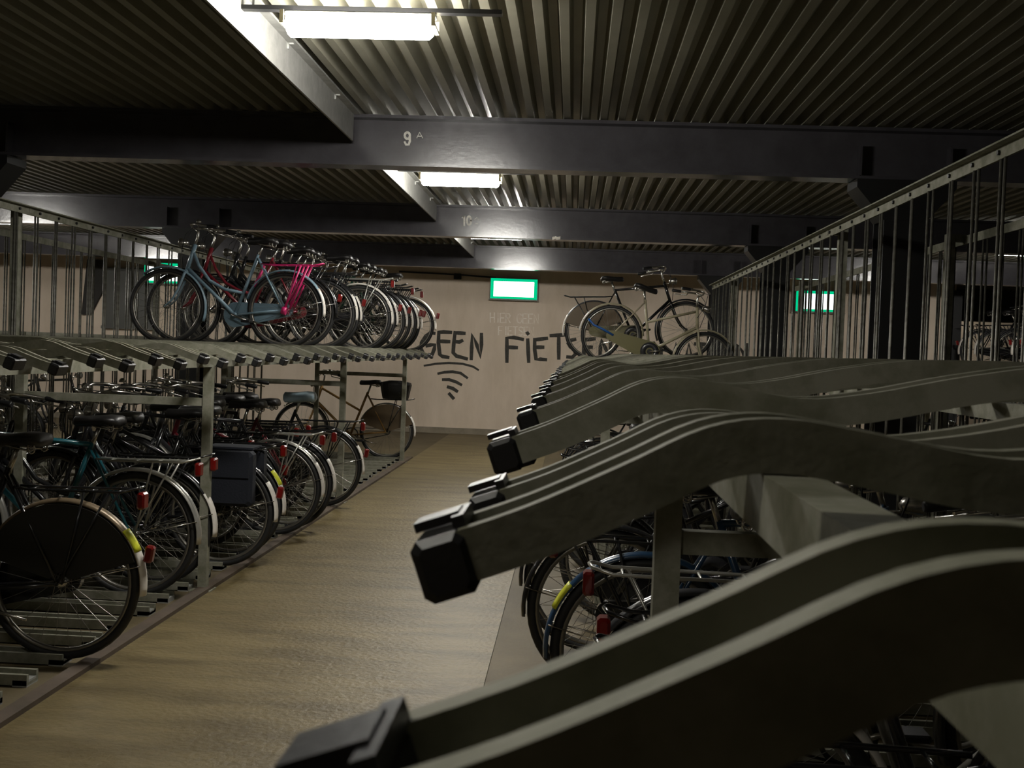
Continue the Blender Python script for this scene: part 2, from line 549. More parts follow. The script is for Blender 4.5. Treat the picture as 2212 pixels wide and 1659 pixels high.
bayd = {0.5: 'nearest the black tray caps', 25.3: 'added unseen behind the dark band', 5.15: 'before the beam marked 9', 9.75: 'between the beams marked 9 and 10', 14.3: 'behind the beam marked 10'}
for xl, yls in ((-1.03, (0.5, 5.15, 9.75, 14.3)), (5.5, (14.3,)), (-7.6, (9.75, 14.3)), (8.4, (25.3,))):  # the far-opening lamp is added unseen to brighten the far wall
    for yl in yls:
        t = thing('fluorescent_lamp', 'glowing fluorescent lamp over %s, %s' % (lampdesc[xl], bayd[yl]), 'lamp', (xl, yl, 2.935), 'fluorescent ceiling lamps')
        obj('mounting_bar', ME['mount'], 'cap', t)
        obj('housing', ME['housing'], 'plate', t)
        obj('diffuser', ME['diffuser'], 'tube_dim' if yl in (0.5, 25.3) else 'tube', t)
        for sx in (-0.345, 0.345):
            obj('clip', ME['clip'], 'cream', t, (sx, 0, 0))
        for sx in (-0.5, 0.5):
            obj('hanger', ME['hanger'], 'plate', t, (sx, 0, 0))

# ------------------------------------------------------------------ exit signs
for (xs, zs, lb) in ((-1.035, 2.485, 'lit green exit sign on the end wall facing the middle aisle'),
                     (4.05, 2.45, 'lit green exit sign seen through the rods of the right rack'),
                     (-6.98, 2.555, 'lit green exit sign seen through the rods of the left rack')):
    t = thing('exit_sign', lb, 'exit sign', (xs, YW - 0.10, zs), 'lit exit signs')
    obj('housing', MB().cbox((0, 0.035, 0), (0.82, 0.11, 0.365), 0.01), 'signhouse', t)
    obj('green_face', MB().box((0, -0.024, 0), (0.785, 0.006, 0.338)), 'signg', t)
    obj('light_panel', MB().cbox((0, -0.030, -0.005), (0.68, 0.008, 0.256), 0.003), 'signw', t)
    obj('bottom_tray', MB().box((0, 0.02, -0.187), (0.84, 0.12, 0.012)), 'signhouse', t)

# ------------------------------------------------------------------ bicycle racks
TRAY = [(0.0, -0.120), (0.05, -0.102), (0.10, -0.078), (0.145, -0.053), (0.175, -0.041), (0.20, -0.037), (0.23, -0.038), (0.27, -0.044), (0.32, -0.053), (0.36, -0.056), (0.40, -0.052), (0.50, -0.032), (0.60, -0.012), (0.68, -0.004), (0.80, 0.0)]
TW_, TH_, TT = 0.076, 0.033, 0.014




def smooth_profile(pts, n=4):
    out = []
    for i in range(len(pts) - 1):
        p0, p1, p2, p3 = pts[max(i - 1, 0)], pts[i], pts[i + 1], pts[min(i + 2, len(pts) - 1)]
        for k in range(n):
            t = k / n
            out.append(tuple(0.5 * (2 * p1[j] + (p2[j] - p0[j]) * t + (2 * p0[j] - 5 * p1[j] + 4 * p2[j] - p3[j]) * t * t + (3 * p1[j] - p0[j] - 3 * p2[j] + p3[j]) * t ** 3) for j in (0, 1)))
    return out + [pts[-1]]


TRAY = smooth_profile([(0.0, -0.120), (0.06, -0.097), (0.12, -0.068), (0.17, -0.043), (0.215, -0.036), (0.27, -0.043), (0.35, -0.055), (0.43, -0.046), (0.54, -0.022), (0.66, -0.004), (0.80, 0.0)])
BACK = {1: 0.0, -1: -0.03}


def tray_z(u, d=1):
    z = tray_z0(u)
    return min(z, BACK[d]) if u > 0.4 else z


def tray_z0(u):
    p = TRAY[0]
    for q in TRAY[1:]:
        if u <= q[0]:
            return p[1] + (q[1] - p[1]) * (u - p[0]) / (q[0] - p[0])
        p = q
    return p[1]


def tray_mesh(L, d):
    pts = [(u, min(z, BACK[d]) if u > 0.4 else (z if d > 0 or u > 0.2 else -0.037 + (z + 0.037) * 0.72)) for u, z in TRAY] + [(L * 0.7, BACK[d]), (L, BACK[d])]
    sec = [(-TW_ / 2, 0), (-TW_ / 2 + TT, 0), (-TW_ / 2 + TT, -TH_ + 0.006), (TW_ / 2 - TT, -TH_ + 0.006), (TW_ / 2 - TT, 0), (TW_ / 2, 0), (TW_ / 2, -TH_), (-TW_ / 2, -TH_)]
    b = MB()
    vs, fs = [], []
    for i, (u, z) in enumerate(pts):
        a, c = pts[max(i - 1, 0)], pts[min(i + 1, len(pts) - 1)]
        tx, tz = c[0] - a[0], c[1] - a[1]
        l = math.hypot(tx, tz)
        nx, nz = -tz / l, tx / l
        for (w, hh) in sec:
            vs.append((d * (u + nx * hh), w, z + nz * hh))
    m = len(sec)
    for i in range(len(pts) - 1):
        for k in range(m):
            j = (k + 1) % m
            fs.append((i * m + k, i * m + j, i * m + m + j, i * m + m + k))
    fs.append(tuple(range(m)))
    b._add(vs, fs)
    return b.mesh('tray')


def cap_mesh(d):
    b = MB()
    ang = math.atan2(0.018, 0.05)
    rot = Matrix.Rotation(-ang * d, 3, 'Y')
    b.cbox(rot @ Vector((d * 0.008, 0, -0.019)), (0.036, TW_ + 0.008, TH_ + 0.007), 0.005, rot)
    b.box(rot @ Vector((d * 0.023, 0, 0.004)), (0.008, TW_ - 0.02, 0.008), rot)
    b.box(rot @ Vector((d * 0.008, 0, 0.0065)), (0.03, 0.03, 0.006), rot)
    return b.mesh('end_cap')


CAPM = {d: cap_mesh(d) for d in (1, -1)}
PITCH = 0.31


def rack(label, xtip, d, xrail, y0, n, posts, rposts, zalt=0.012, lowlen=1.75, first=False):
    L = abs(xrail - xtip) - 0.12
    t = thing('bicycle_rack', label, 'bicycle rack', (xtip, y0, 0), 'two-tier bicycle racks')
    tm = tray_mesh(L, d)
    xp = d * 0.28                        # front post, relative to the tip
    xq = d * 1.38                        # inner post
    xr = xrail - xtip
    y_end = (n - 1) * PITCH
    for i in range(n):
        up = zalt if i % 2 else -zalt
        if first and i < 2:
            up = (-0.014, 0.001)[i]
        jx = random.uniform(-0.006, 0.006)
        yy = i * PITCH - (0.065 if (i == 0 and first) else 0.0)
        o = obj('tray', tm, 'galv', t, (jx + (0.010 if (i == 0 and first) else 0.0), yy, H + up))
        if first and i == 40:            # this tray hangs tilted under the cream bicycle
            o.rotation_euler = (0, math.radians(13), 0)
        c = obj('end_cap', CAPM[d], 'cap', o, (0, 0, -0.120 if d > 0 else -0.097))
    zb = H - 0.056 - TH_ - 0.012
    for xx in (xp, xq):
        b = MB().box((xx, y_end / 2, zb - 0.028), (0.05, y_end + 0.3, 0.055))
        obj('support_beam', b, 'galv', t)
    b = MB().box((d * (L - 0.1), y_end / 2, H + BACK[d] - TH_ - 0.04), (0.05, y_end + 0.3, 0.05))
    obj('support_beam', b, 'galv', t)
    pm = MB().box((0, 0, (zb - 0.055) / 2), (0.05, 0.05, zb - 0.055)).box((0, 0, 0.006), (0.12, 0.12, 0.012)).mesh('post')
    cm = MB().box((0, 0, 0), (abs(xq - xp) - 0.05, 0.035, 0.045)).mesh('cross_bar')
    for y in posts:
        obj('post', pm, 'galv', t, (xp, y - y0, 0))
        obj('post', pm, 'galv', t, (xq, y - y0, 0))
        obj('cross_bar', cm, 'galv', t, ((xp + xq) / 2, y - y0, 1.09))
    # upper guide rail on tall posts, with a pair of rods for every tray
    zr = 2.35
    rail = obj('guide_rail', MB().box((xr, y_end / 2, zr), (0.012, y_end + 0.4, 0.06)).box((xr - d * 0.022, y_end / 2, zr + 0.027), (0.05, y_end + 0.4, 0.008)), 'galv', t)
    bm = MB().cyl((-d * 0.006, 0, 0), (-d * 0.017, 0, 0), 0.011, 6).mesh('bolt')
    rm = MB().tube([(0, 0, 0.10), (0, 0, zr - 0.03)], 0.007, 6, smooth=True).mesh('rod')
    for i in range(n):
        obj('bolt', bm, 'bolt', rail, (xr, i * PITCH + 0.07, zr - 0.002))
        for dy in (-0.022, 0.022):
            ry = i * PITCH + 0.03 + dy + random.uniform(-0.012, 0.012)
            obj('rod', rm, 'rod', t, (xr - d * random.uniform(0.0, 0.012), ry, 0))
    tp = MB().box((0, 0, (zr + 0.04) / 2), (0.06, 0.06, zr + 0.04)).box((0, 0, 0.006), (0.14, 0.14, 0.012)).mesh('tall_post')
    arm = MB().box((-d * 0.05, 0, 0), (0.12, 0.05, 0.05)).mesh('arm')
    for y in rposts:
        p = obj('tall_post', tp, 'galv', t, (xr + d * 0.10, y - y0, 0))
        obj('arm', arm, 'galv', p, (0, 0, zr + 0.012))
    obj('lower_rail', MB().box((xr, y_end / 2, 0.10), (0.04, y_end + 0.3, 0.04)), 'galv', t)
    # floor channels of the lower tier
    sec = [(-0.05, 0), (-0.05, 0.045), (-0.032, 0.045), (-0.032, 0.012), (0.032, 0.012), (0.032, 0.045), (0.05, 0.045), (0.05, 0)]
    b = MB()
    x0, x1 = d * 0.36, d * (0.36 + lowlen)
    vs = [(xx, w, z) for xx in (x0, x1) for w, z in sec]
    fs = [(k, (k + 1) % 8, 8 + (k + 1) % 8, 8 + k) for k in range(8)] + [tuple(range(8)), tuple(range(15, 7, -1))]
    b._add(vs, fs)
    lm = b.mesh('floor_channel')
    sm = MB().box((0, 0, 0.018), (0.06, 0.10, 0.03)).mesh('channel_foot')
    for i in range(n):
        o = obj('floor_channel', lm, 'galv', t, (random.uniform(-0.02, 0.02), i * PITCH, 0.006))
        obj('channel_foot', sm, 'plate', o, (x0 + d * 0.03, 0.0, -0.012))
    return t


rack('two-tier galvanised rack with mostly empty upper trays and black end caps, right of the aisle', -0.083, 1, 1.75, 0.41, 46, (2.2, 6.3, 10.1, 13.9), (2.6, 8.0, 13.3), first=True)
rack('two-tier galvanised rack with bicycles on both tiers, left of the aisle', -1.80, -1, -4.05, 3.26, 37, (6.35, 10.15, 13.9), (8.15, 13.5))
rack('two-tier galvanised rack backing onto the mostly empty right rack', 4.6, -1, 2.75, 2.50, 39, (6.3, 10.1, 13.9), (8.2, 13.4))
rack('two-tier galvanised rack backing onto the crowded left rack', -7.45, 1, -5.2, 6.0, 28, (6.35, 10.15, 13.9), (8.15, 13.5))
rack('two-tier galvanised rack farthest to the right, past the end of the plaster wall', 6.45, 1, 8.3, 13.0, 20, (13.5, 17.5), (14.0, 18.0))

# ------------------------------------------------------------------ bicycle part meshes
RW = 0.345
RH, FH = Vector((0, 0, RW)), Vector((1.09, 0, RW))
BB = Vector((0.46, 0, 0.29))
HB, HT = Vector((0.905, 0, 0.70)), Vector((0.845, 0, 0.90))
ST = Vector((0.255, 0, 0.84))
steer_axis = (HT - HB).normalized()


def circ(r, n=8):
    return [(r * math.cos(2 * math.pi * k / n), r * math.sin(2 * math.pi * k / n)) for k in range(n)]


def arcprof(w, h, t):
    """mudguard cross-section: shallow arch"""
    out = [(-h, -w / 2), (-h * 0.3, -w * 0.36), (0, 0), (-h * 0.3, w * 0.36), (-h, w / 2)]
    inn = [(a - t, c * 0.94) for a, c in reversed(out)]
    return out + inn


rad = math.radians
ME['tyre'] = MB().ring((0, 0, 0), RW - 0.020, circ(0.020, 8), 44).mesh('tyre')
ME['rim'] = MB().ring((0, 0, 0), RW - 0.040, [(0.008, -0.0125), (0.008, 0.0125), (-0.006, 0.0125), (-0.012, 0.005), (-0.012, -0.005), (-0.006, -0.0125)], 44).mesh('wheel')
b = MB()
for k in range(28):
    a = 2 * math.pi * k / 28
    sd = 1 if k % 2 else -1
    tw = 0.5 * (1 if (k // 2) % 2 else -1)
    b.tube([(0.022 * math.cos(a + tw * 2.2), sd * 0.028, 0.022 * math.sin(a + tw * 2.2)), ((RW - 0.05) * math.cos(a), sd * 0.003, (RW - 0.05) * math.sin(a))], 0.0014, 3, caps=False)
ME['spokes'] = b.mesh('spokes')
ME['hub'] = MB().tube([(0, -0.065, 0), (0, -0.03, 0), (0, 0.03, 0), (0, 0.065, 0)], [0.010, 0.022, 0.022, 0.010], 10).mesh('hub')


def frame_common(b):
    b.tube([BB, ST], 0.0155, 8)
    for s in (-1, 1):
        b.tube([ST + Vector((0.005, s * 0.018, -0.03)), RH + Vector((0, s * 0.058, 0))], 0.0085, 6)
        b.tube([BB + Vector((-0.03, s * 0.03, 0)), Vector((0.25, s * 0.045, 0.315)), RH + Vector((0, s * 0.058, 0))], 0.0105, 6)
    b.tube([HB - steer_axis * 0.02, HT + steer_axis * 0.015], 0.019, 10)
    b.cyl(BB + Vector((0, -0.04, 0)), BB + Vector((0, 0.04, 0)), 0.022, 10)
    b.tube([RH + Vector((0, -0.07, 0)), RH + Vector((0, 0.07, 0))], 0.008, 6)


b = MB()
frame_common(b)
b.tube([HB, BB], 0.017, 8)
b.tube([HT - steer_axis * 0.05, (0.80, 0, 0.72), (0.70, 0, 0.59), (0.55, 0, 0.515), (0.385, 0, 0.49)], 0.0145, 8)
ME['frame_curved'] = b.mesh('frame')
b = MB()
frame_common(b)
b.tube([HB, BB], 0.017, 8)
b.tube([HT - steer_axis * 0.03, (0.345, 0, 0.60)], 0.0145, 8)
ME['frame_step'] = b.mesh('frame')
b = MB()
frame_common(b)
b.tube([HB, BB], 0.017, 8)
b.tube([HT - steer_axis * 0.03, ST + Vector((0.005, 0, -0.01))], 0.0145, 8)
ME['frame_diamond'] = b.mesh('frame')

b = MB()
for s in (-1, 1):
    b.tube([(0.918, s * 0.03, 0.665), (0.925, s * 0.047, 0.64), (0.975, s * 0.052, 0.50), (1.03, s * 0.055, 0.40), (1.09, s * 0.056, RW)], [0.013, 0.013, 0.012, 0.010, 0.009], 6)
b.tube([(0.918, -0.035, 0.668), (0.918, 0.035, 0.668)], 0.017, 8)
b.tube([FH + Vector((0, -0.065, 0)), FH + Vector((0, 0.065, 0))], 0.007, 6)
ME['fork'] = b.mesh('fork')

b = MB()
b.tube([HT, (0.822, 0, 0.975), (0.815, 0, 1.03), (0.845, 0, 1.055)], 0.012, 8)
for s in (-1, 1):
    b.tube([(0.845, 0, 1.055), (0.85, s * 0.08, 1.065), (0.83, s * 0.19, 1.08), (0.765, s * 0.255, 1.075), (0.66, s * 0.285, 1.06), (0.58, s * 0.295, 1.05)], 0.011, 8)
ME['handlebar'] = b.mesh('handlebar')
for s in (-1, 1):
    b = MB()
    b.tube([(0.665, s * 0.284, 1.061), (0.655, s * 0.285, 1.06), (0.57, s * 0.297, 1.049), (0.56, s * 0.298, 1.048)], [0.013, 0.017, 0.017, 0.014], 8)
    ME['grip', s] = b.mesh('grip')
    b = MB()
    b.tube([(0.745, s * 0.265, 1.07), (0.735, s * 0.27, 1.04), (0.60, s * 0.31, 1.015)], 0.006, 5)
    ME['brake_lever', s] = b.mesh('brake_lever')
b = MB()
b.tube([(0.845, 0.05, 1.06), (0.92, 0.05, 1.00), (0.955, 0.035, 0.85), (0.94, 0.03, 0.70)], 0.0035, 4)
b.tube([(0.74, -0.262, 1.06), (0.90, -0.10, 1.08), (0.92, -0.03, 0.95), (0.87, -0.02, 0.80)], 0.0035, 4)
ME['cables'] = b.mesh('brake_cables')
b = MB()
b.tube([(0.76, 0.19, 1.095), (0.76, 0.19, 1.105), (0.76, 0.19, 1.12), (0.76, 0.19, 1.125)], [0.024, 0.024, 0.016, 0.004], 10)
ME['bell'] = b.mesh('bell')

b = MB()
b.tube([ST + Vector((0.012, 0, -0.05)), ST + Vector((-0.038, 0, 0.10))], 0.0125, 8)
ME['seat_post'] = b.mesh('seat_post')


def saddle_mesh(g=0.0, drop=0.0):
    b = MB()
    secs = [(-0.125, 0.06, 0.985), (-0.11, 0.098, 0.997), (-0.05, 0.108, 1.0), (0.02, 0.07, 0.992), (0.08, 0.036, 0.988), (0.135, 0.022, 0.988), (0.15, 0.010, 0.982)]
    vs, fs = [], []
    n = 10
    for (x, w, z) in secs:
        for k in range(n):
            a = 2 * math.pi * k / n
            cz = math.sin(a)
            th = (0.028 if cz > 0 else 0.034 + drop) + g
            vs.append((0.215 + x * (1 + g * 4), (w + g) * math.cos(a), z - 0.028 + th * cz * (0.55 if x in (-0.125, 0.15) else 1)))
    for i in range(len(secs) - 1):
        for k in range(n):
            j = (k + 1) % n
            fs.append((i * n + k, i * n + j, i * n + n + j, i * n + n + k))
    fs += [tuple(range(n - 1, -1, -1)), tuple(range((len(secs) - 1) * n, len(secs) * n))]
    b._add(vs, fs, True)
    return b


ME['saddle'] = saddle_mesh().mesh('saddle')
ME['saddle_cover'] = saddle_mesh(0.009, 0.018).mesh('saddle_cover')
b = MB()
for s in (-1, 1):
    for k in range(4):
        b.ring((0.13, s * 0.06, 0.925 + k * 0.012), 0.016, circ(0.004, 4), 8)
    b.tube([(0.13, s * 0.06, 0.92), (0.22, s * 0.03, 0.93), (0.33, s * 0.015, 0.955)], 0.005, 5)
ME['saddle_springs'] = b.mesh('saddle_springs')

fp = arcprof(0.062, 0.016, 0.003)
ME['rear_mudguard'] = MB().ring((0, 0, RW), RW + 0.026, fp, 26, rad(15), rad(186)).mesh('rear_mudguard')
ME['tail_patch'] = MB().ring((0, 0, RW), RW + 0.029, fp, 8, rad(146), rad(187)).mesh('tail_patch')
ME['tape_patch'] = MB().ring((0, 0, RW), RW + 0.0315, fp, 5, rad(139), rad(156)).mesh('tape_patch')
ME['front_mudguard'] = MB().ring(FH, RW + 0.026, fp, 24, rad(52), rad(200)).mesh('front_mudguard')
b = MB()
for s in (-1, 1):
    b.tube([RH + Vector((0, s * 0.062, 0)), Vector((0 + (RW + 0.02) * math.cos(rad(166)), s * 0.03, RW + (RW + 0.02) * math.sin(rad(166))))], 0.0028, 4)
ME['mudguard_stay'] = b.mesh('mudguard_stay')

b = MB()
zc = RW + RW + 0.062
for s in (-1, 1):
    b.tube([(0.22, s * 0.03, zc + 0.005), (0.14, s * 0.055, zc), (-0.27, s * 0.06, zc + 0.005), (-0.335, s * 0.045, zc + 0.022), (-0.345, 0, zc + 0.026)], 0.0062, 6)
    b.tube([(-0.02, s * 0.062, RW), (-0.11, s * 0.062, zc)], 0.0055, 6)
    b.tube([(0.0, s * 0.062, RW), (-0.22, s * 0.062, zc)], 0.0055, 6)
for xx in (0.14, 0.0, -0.12, -0.24):
    b.tube([(xx, -0.058, zc), (xx, 0.058, zc)], 0.005, 5)
ME['carrier'] = b.mesh('carrier')
b = MB()
for s in (-1, 1):
    for k in range(2):
        b.tube([(-0.01 - k * 0.05, s * 0.066, RW + 0.01), (-0.15 - k * 0.07, s * 0.064, zc)], 0.0095, 6)
    b.tube([(0.01, s * 0.066, RW), (-0.03, s * 0.067, RW - 0.01)], 0.036, 8)
b.tube([(0.20, 0, zc - 0.01), (0.25, 0, zc - 0.12), (0.29, 0, zc - 0.2)], 0.014, 6)
ME['carrier_struts'] = b.mesh('carrier_struts')


def chaincase():
    r1, r2 = 0.118, 0.058
    pts = []
    for k in range(11):
        a = rad(-80 + 160 * k / 10)
        pts.append((BB.x + r1 * math.cos(a), BB.z + r1 * math.sin(a)))
    for k in range(9):
        a = rad(92 + 176 * k / 8)
        pts.append((RH.x + r2 * math.cos(a), RH.z + r2 * math.sin(a)))
    return MB().prism(pts, -0.085, -0.048)


ME['chain_case'] = chaincase().mesh('chain_case')
b = MB().ring(BB + Vector((0, -0.088, 0)), 0.075, [(0.03, -0.003), (0.03, 0.004), (-0.03, 0.004), (-0.03, -0.003)], 24)
b.cyl(BB + Vector((0, -0.097, 0)), BB + Vector((0, -0.08, 0)), 0.03, 12)
ME['chain_disc'] = b.mesh('chain_disc')
b = MB().ring(BB + Vector((0, -0.055, 0)), 0.085, [(0.008, -0.002), (0.008, 0.002), (-0.008, 0.002), (-0.008, -0.002)], 24)
b.ring(RH + Vector((0, -0.055, 0)), 0.036, [(0.006, -0.002), (0.006, 0.002), (-0.012, 0.002), (-0.012, -0.002)], 14)
b.tube([BB + Vector((0, -0.055, 0.088)), RH + Vector((0, -0.055, 0.04))], 0.005, 4)
b.tube([BB + Vector((0, -0.055, -0.088)), RH + Vector((0, -0.055, -0.04))], 0.005, 4)
ME['chain'] = b.mesh('chain')


def crank(s, a):
    e = BB + Vector((0.17 * math.cos(a), s * 0.115, 0.17 * math.sin(a)))
    return MB().tube([BB + Vector((0, s * 0.045, 0)), BB + Vector((0, s * 0.10, 0)), e], 0.0095, 6).mesh('crank'), MB().cbox(e + Vector((0, s * 0.055, 0)), (0.085, 0.09, 0.024), 0.006).mesh('pedal')


CR = {s: crank(s, rad(20 if s < 0 else 200)) for s in (-1, 1)}
b = MB()
b.cbox((-0.345, 0, zc - 0.035), (0.035, 0.06, 0.075), 0.008)
ME['rear_lamp_carrier'] = b.mesh('rear_lamp')
a = rad(160)
ME['rear_lamp_guard'] = MB().cbox(((RW + 0.062) * math.cos(a), 0, RW + (RW + 0.062) * math.sin(a)), (0.04, 0.04, 0.075), 0.008, Matrix.Rotation(rad(-10), 3, 'Y')).mesh('reflector')
b = MB()
b.tube([(0.90, 0, 0.92), (0.92, 0, 0.925), (0.975, 0, 0.925), (0.985, 0, 0.925)], [0.012, 0.03, 0.042, 0.040], 12)
b.tube([(0.865, 0, 0.90), (0.93, 0, 0.90)], 0.006, 5)
ME['headlamp'] = b.mesh('headlamp')
ME['headlamp_lens'] = MB().tube([(0.984, 0, 0.925), (0.992, 0, 0.925)], [0.037, 0.03], 12).mesh('lens')
ME['kickstand'] = MB().tube([BB + Vector((-0.06, 0.04, -0.005)), (0.22, 0.11, 0.22), (0.10, 0.13, 0.20)], [0.010, 0.008, 0.006], 6).mesh('kickstand')
for s in (-1, 1):
    pts = [(0.05 * math.cos(rad(q)), RW + 0.05 * math.sin(rad(q))) for q in (160, 90, 20)] + [((RW + 0.005) * math.cos(rad(q)), RW + (RW + 0.005) * math.sin(rad(q))) for q in range(18, 166, 12)]
    ME['coat_guard', s] = MB().prism(pts, s * 0.040, s * 0.043).mesh('coat_guard')
    b = MB().cbox((-0.08, s * 0.125, zc - 0.17), (0.34, 0.11, 0.34), 0.02)
    b.box((-0.08, s * 0.05, zc + 0.012), (0.30, 0.10, 0.012))
    b.box((-0.08, s * 0.183, zc - 0.08), (0.30, 0.012, 0.16))
    ME['pannier', s] = b.mesh('pannier_bag')
b = MB()
prb = [(0.16, 0.0, 0.115), (0.17, 0.03, 0.125), (0.20, 0.18, 0.15), (0.19, 0.21, 0.15), (0.08, 0.235, 0.13)]
vs, fs = [], []
for (hx, z, hy) in prb:
    for k in range(14):
        q = 2 * math.pi * k / 14
        cx_, sy_ = math.cos(q), math.sin(q)
        vs.append((-0.10 + hx * math.copysign(abs(cx_) ** 0.6, cx_), hy * math.copysign(abs(sy_) ** 0.6, sy_), zc + 0.012 + z))
for i in range(4):
    for k in range(14):
        j = (k + 1) % 14
        fs.append((i * 14 + k, i * 14 + j, i * 14 + 14 + j, i * 14 + 14 + k))
fs += [tuple(range(13, -1, -1)), tuple(range(56, 70))]
b._add(vs, fs)
ME['basket'] = b.mesh('rear_basket')
ME['strap'] = MB().tube([(-0.30, -0.075, RW + 0.11), (-0.22, -0.08, RW + 0.06), (-0.12, -0.085, RW + 0.045), (0.02, -0.08, RW + 0.01)], 0.014, 6).mesh('lock_strap')


FR = {'curved': 'curved-tube', 'step': 'step-through', 'diamond': 'diamond-frame'}


def bike(label, group, xr, y, d, frame='curved', paint='black', guard='black', tail=True, tape=False, carrier='black', case='black', tier='low',
         lamp=None, coat=None, pannier=False, basket=False, cover=False, struts=None, stand=True, head=True, steer=None, lean=None, dz=0.0, dzf=0.0,
         reflector=None, bar='chrome', post='chrome', strap=False, xtip=None, seat='leather', rimmat='rimm', sc=1.0):
    rz = 0.0 if d > 0 else math.pi
    if tier == 'low':
        z0 = z1 = 0.018
    else:
        u0 = abs(xr - xtip)
        z0 = H + tray_z(u0, d) - TH_ + 0.006
        z1 = H + tray_z(u0 + 1.09, d) - TH_ + 0.006
    z0 += dz
    z1 += dz + dzf
    pitch_ = math.asin((z1 - z0) / 1.09)
    lean = random.uniform(-0.03, 0.03) if lean is None else lean
    t = thing('bicycle', label.replace('{}', FR[frame]), 'bicycle', (xr, y, z0), group)
    t.rotation_mode = 'XYZ'
    t.matrix_world = Matrix.Translation((xr, y, z0)) @ Matrix.Rotation(rz, 4, 'Z') @ Matrix.Rotation(-pitch_, 4, 'Y') @ Matrix.Rotation(lean, 4, 'X') @ Matrix.Scale(sc, 4)
    steer = random.uniform(-0.16, 0.16) if steer is None else steer
    SM = Matrix.Translation(HT) @ Matrix.Rotation(steer, 4, steer_axis) @ Matrix.Translation(-HT)
    obj('frame', ME['frame_' + frame], paint, t)
    for nm, hb, st in (('rear_wheel', RH, None), ('front_wheel', FH, SM)):
        a = random.uniform(0, 6.28)
        Mx = Matrix.Translation(hb) @ Matrix.Rotation(a, 4, 'Y')
        w = obj(nm, ME['rim'], rimmat, t)
        w.matrix_local = (st @ Mx) if st is not None else Mx
        obj('tyre', ME['tyre'], 'rubber', w)
        obj('spokes', ME['spokes'], 'rimm', w)
        obj('hub', ME['hub'], 'chrome', w)
    moving = [obj('fork', ME['fork'], paint, t), obj('handlebar', ME['handlebar'], bar, t), obj('brake_cable', ME['cables'], 'cap', t)]
    for s in (-1, 1):
        obj('grip', ME['grip', s], 'cap', moving[1])
        obj('brake_lever', ME['brake_lever', s], 'chrome', moving[1])
    obj('bell', ME['bell'], 'chrome', moving[1])
    if guard:
        moving.append(obj('front_mudguard', ME['front_mudguard'], guard, t))
    if head:
        hl = obj('headlamp', ME['headlamp'], 'chrome', t)
        obj('lens', ME['headlamp_lens'], 'lensw', hl)
        moving.append(hl)
    for m in moving:
        m.matrix_local = SM
    obj('seat_post', ME['seat_post'], post, t)
    sd = obj('saddle', ME['saddle'], seat, t)
    obj('saddle_spring', ME['saddle_springs'], 'chrome', sd)
    if cover:
        c = obj('saddle_cover', ME['saddle_cover'], 'cover', sd)
        c['label'] = 'pale blue plastic saddle cover'
    if reflector is None:
        reflector = random.random() < 0.55
    if lamp is None:
        lamp = random.random() < 0.6
    if guard:
        rg = obj('rear_mudguard', ME['rear_mudguard'], guard, t)
        obj('mudguard_stay', ME['mudguard_stay'], 'chrome', rg)
        if tail:
            obj('tail_patch', ME['tail_patch'], 'white', rg)['label'] = 'white painted mudguard tail'
        if tape:
            obj('reflective_tape', ME['tape_patch'], 'yellow', rg)['label'] = 'yellow reflective tape'
        if reflector:
            obj('reflector', ME['rear_lamp_guard'], 'red', rg)
    if carrier:
        cr = obj('carrier', ME['carrier'], carrier, t)
        if struts:
            obj('carrier_strut', ME['carrier_struts'], struts, cr)
        if lamp:
            obj('rear_lamp', ME['rear_lamp_carrier'], 'red', cr)
    if case:
        c = obj('chain_case', ME['chain_case'], case, t)
        obj('chain_disc', ME['chain_disc'], 'dark', c)
    else:
        obj('chain', ME['chain'], 'bolt', t)
    for s in (-1, 1):
        k = obj('crank', CR[s][0], 'chrome', t)
        obj('pedal', CR[s][1], 'cap', k)
    if stand:
        obj('kickstand', ME['kickstand'], 'chrome', t)
    if coat:
        for s in (-1, 1):
            obj('coat_guard', ME['coat_guard', s], coat, t)
    if pannier:
        for s in (-1, 1):
            obj('pannier_bag', ME['pannier', s], 'navy', t)
    if basket:
        obj('rear_basket', ME['basket'], 'cap', t)
    if strap:
        obj('lock_strap', ME['strap'], 'strap', t)
    return t


def snap(y, y0):
    return y0 + round((y - y0) / PITCH) * PITCH


# ------------------------------------------------------------------ bicycles: upper tier of the left rack
BY = 3.26
GU = 'bicycles on the upper tier of the left rack'
XT = -1.80
U = lambda lab, x, y, **k: bike(lab, GU, x, snap(y, BY), -1, tier='up', xtip=XT, **k)
U('pale blue step-through bicycle with a magenta luggage carrier on the upper left rack', -2.62, 10.1, paint='blue', guard='blue', carrier='pink', struts='pink', case='blue', reflector=False, lamp=False, lean=0.0, steer=0.05)
U('wine red and black bicycle right behind the pale blue one', -2.57, 10.4, paint='wine', tail=False, lamp=False, case='wine')
DK = 'black {} bicycle standing in the row between the pale blue and the white-guarded bicycle'
U(DK, -2.50, 11.0, tail=True, struts=None)
U(DK, -2.52, 11.3, frame='diamond', tail=True)
U('bicycle with all-white mudguards in the upper left row', -2.25, 11.6, guard='white', paint='dark', tail=True, tape=False, case='dark', carrier='silver')
DK2 = 'black {} bicycle in the upper left row past the white-guarded bicycle'
U(DK2, -2.25, 12.0, frame='step')
U('bottle green bicycle in the upper left row past the white-guarded bicycle', -2.24, 12.5, frame='diamond', paint='green', guard='dark')
U(DK2, -2.22, 12.85)
U(DK2, -2.20, 13.3, frame='diamond')
U('silver bicycle at the far end of the upper left row', -2.11, 14.0, frame='step', paint='silver', guard='silver', carrier=None, case=None, tail=True)
U(DK2, -2.20, 13.6, frame='step')

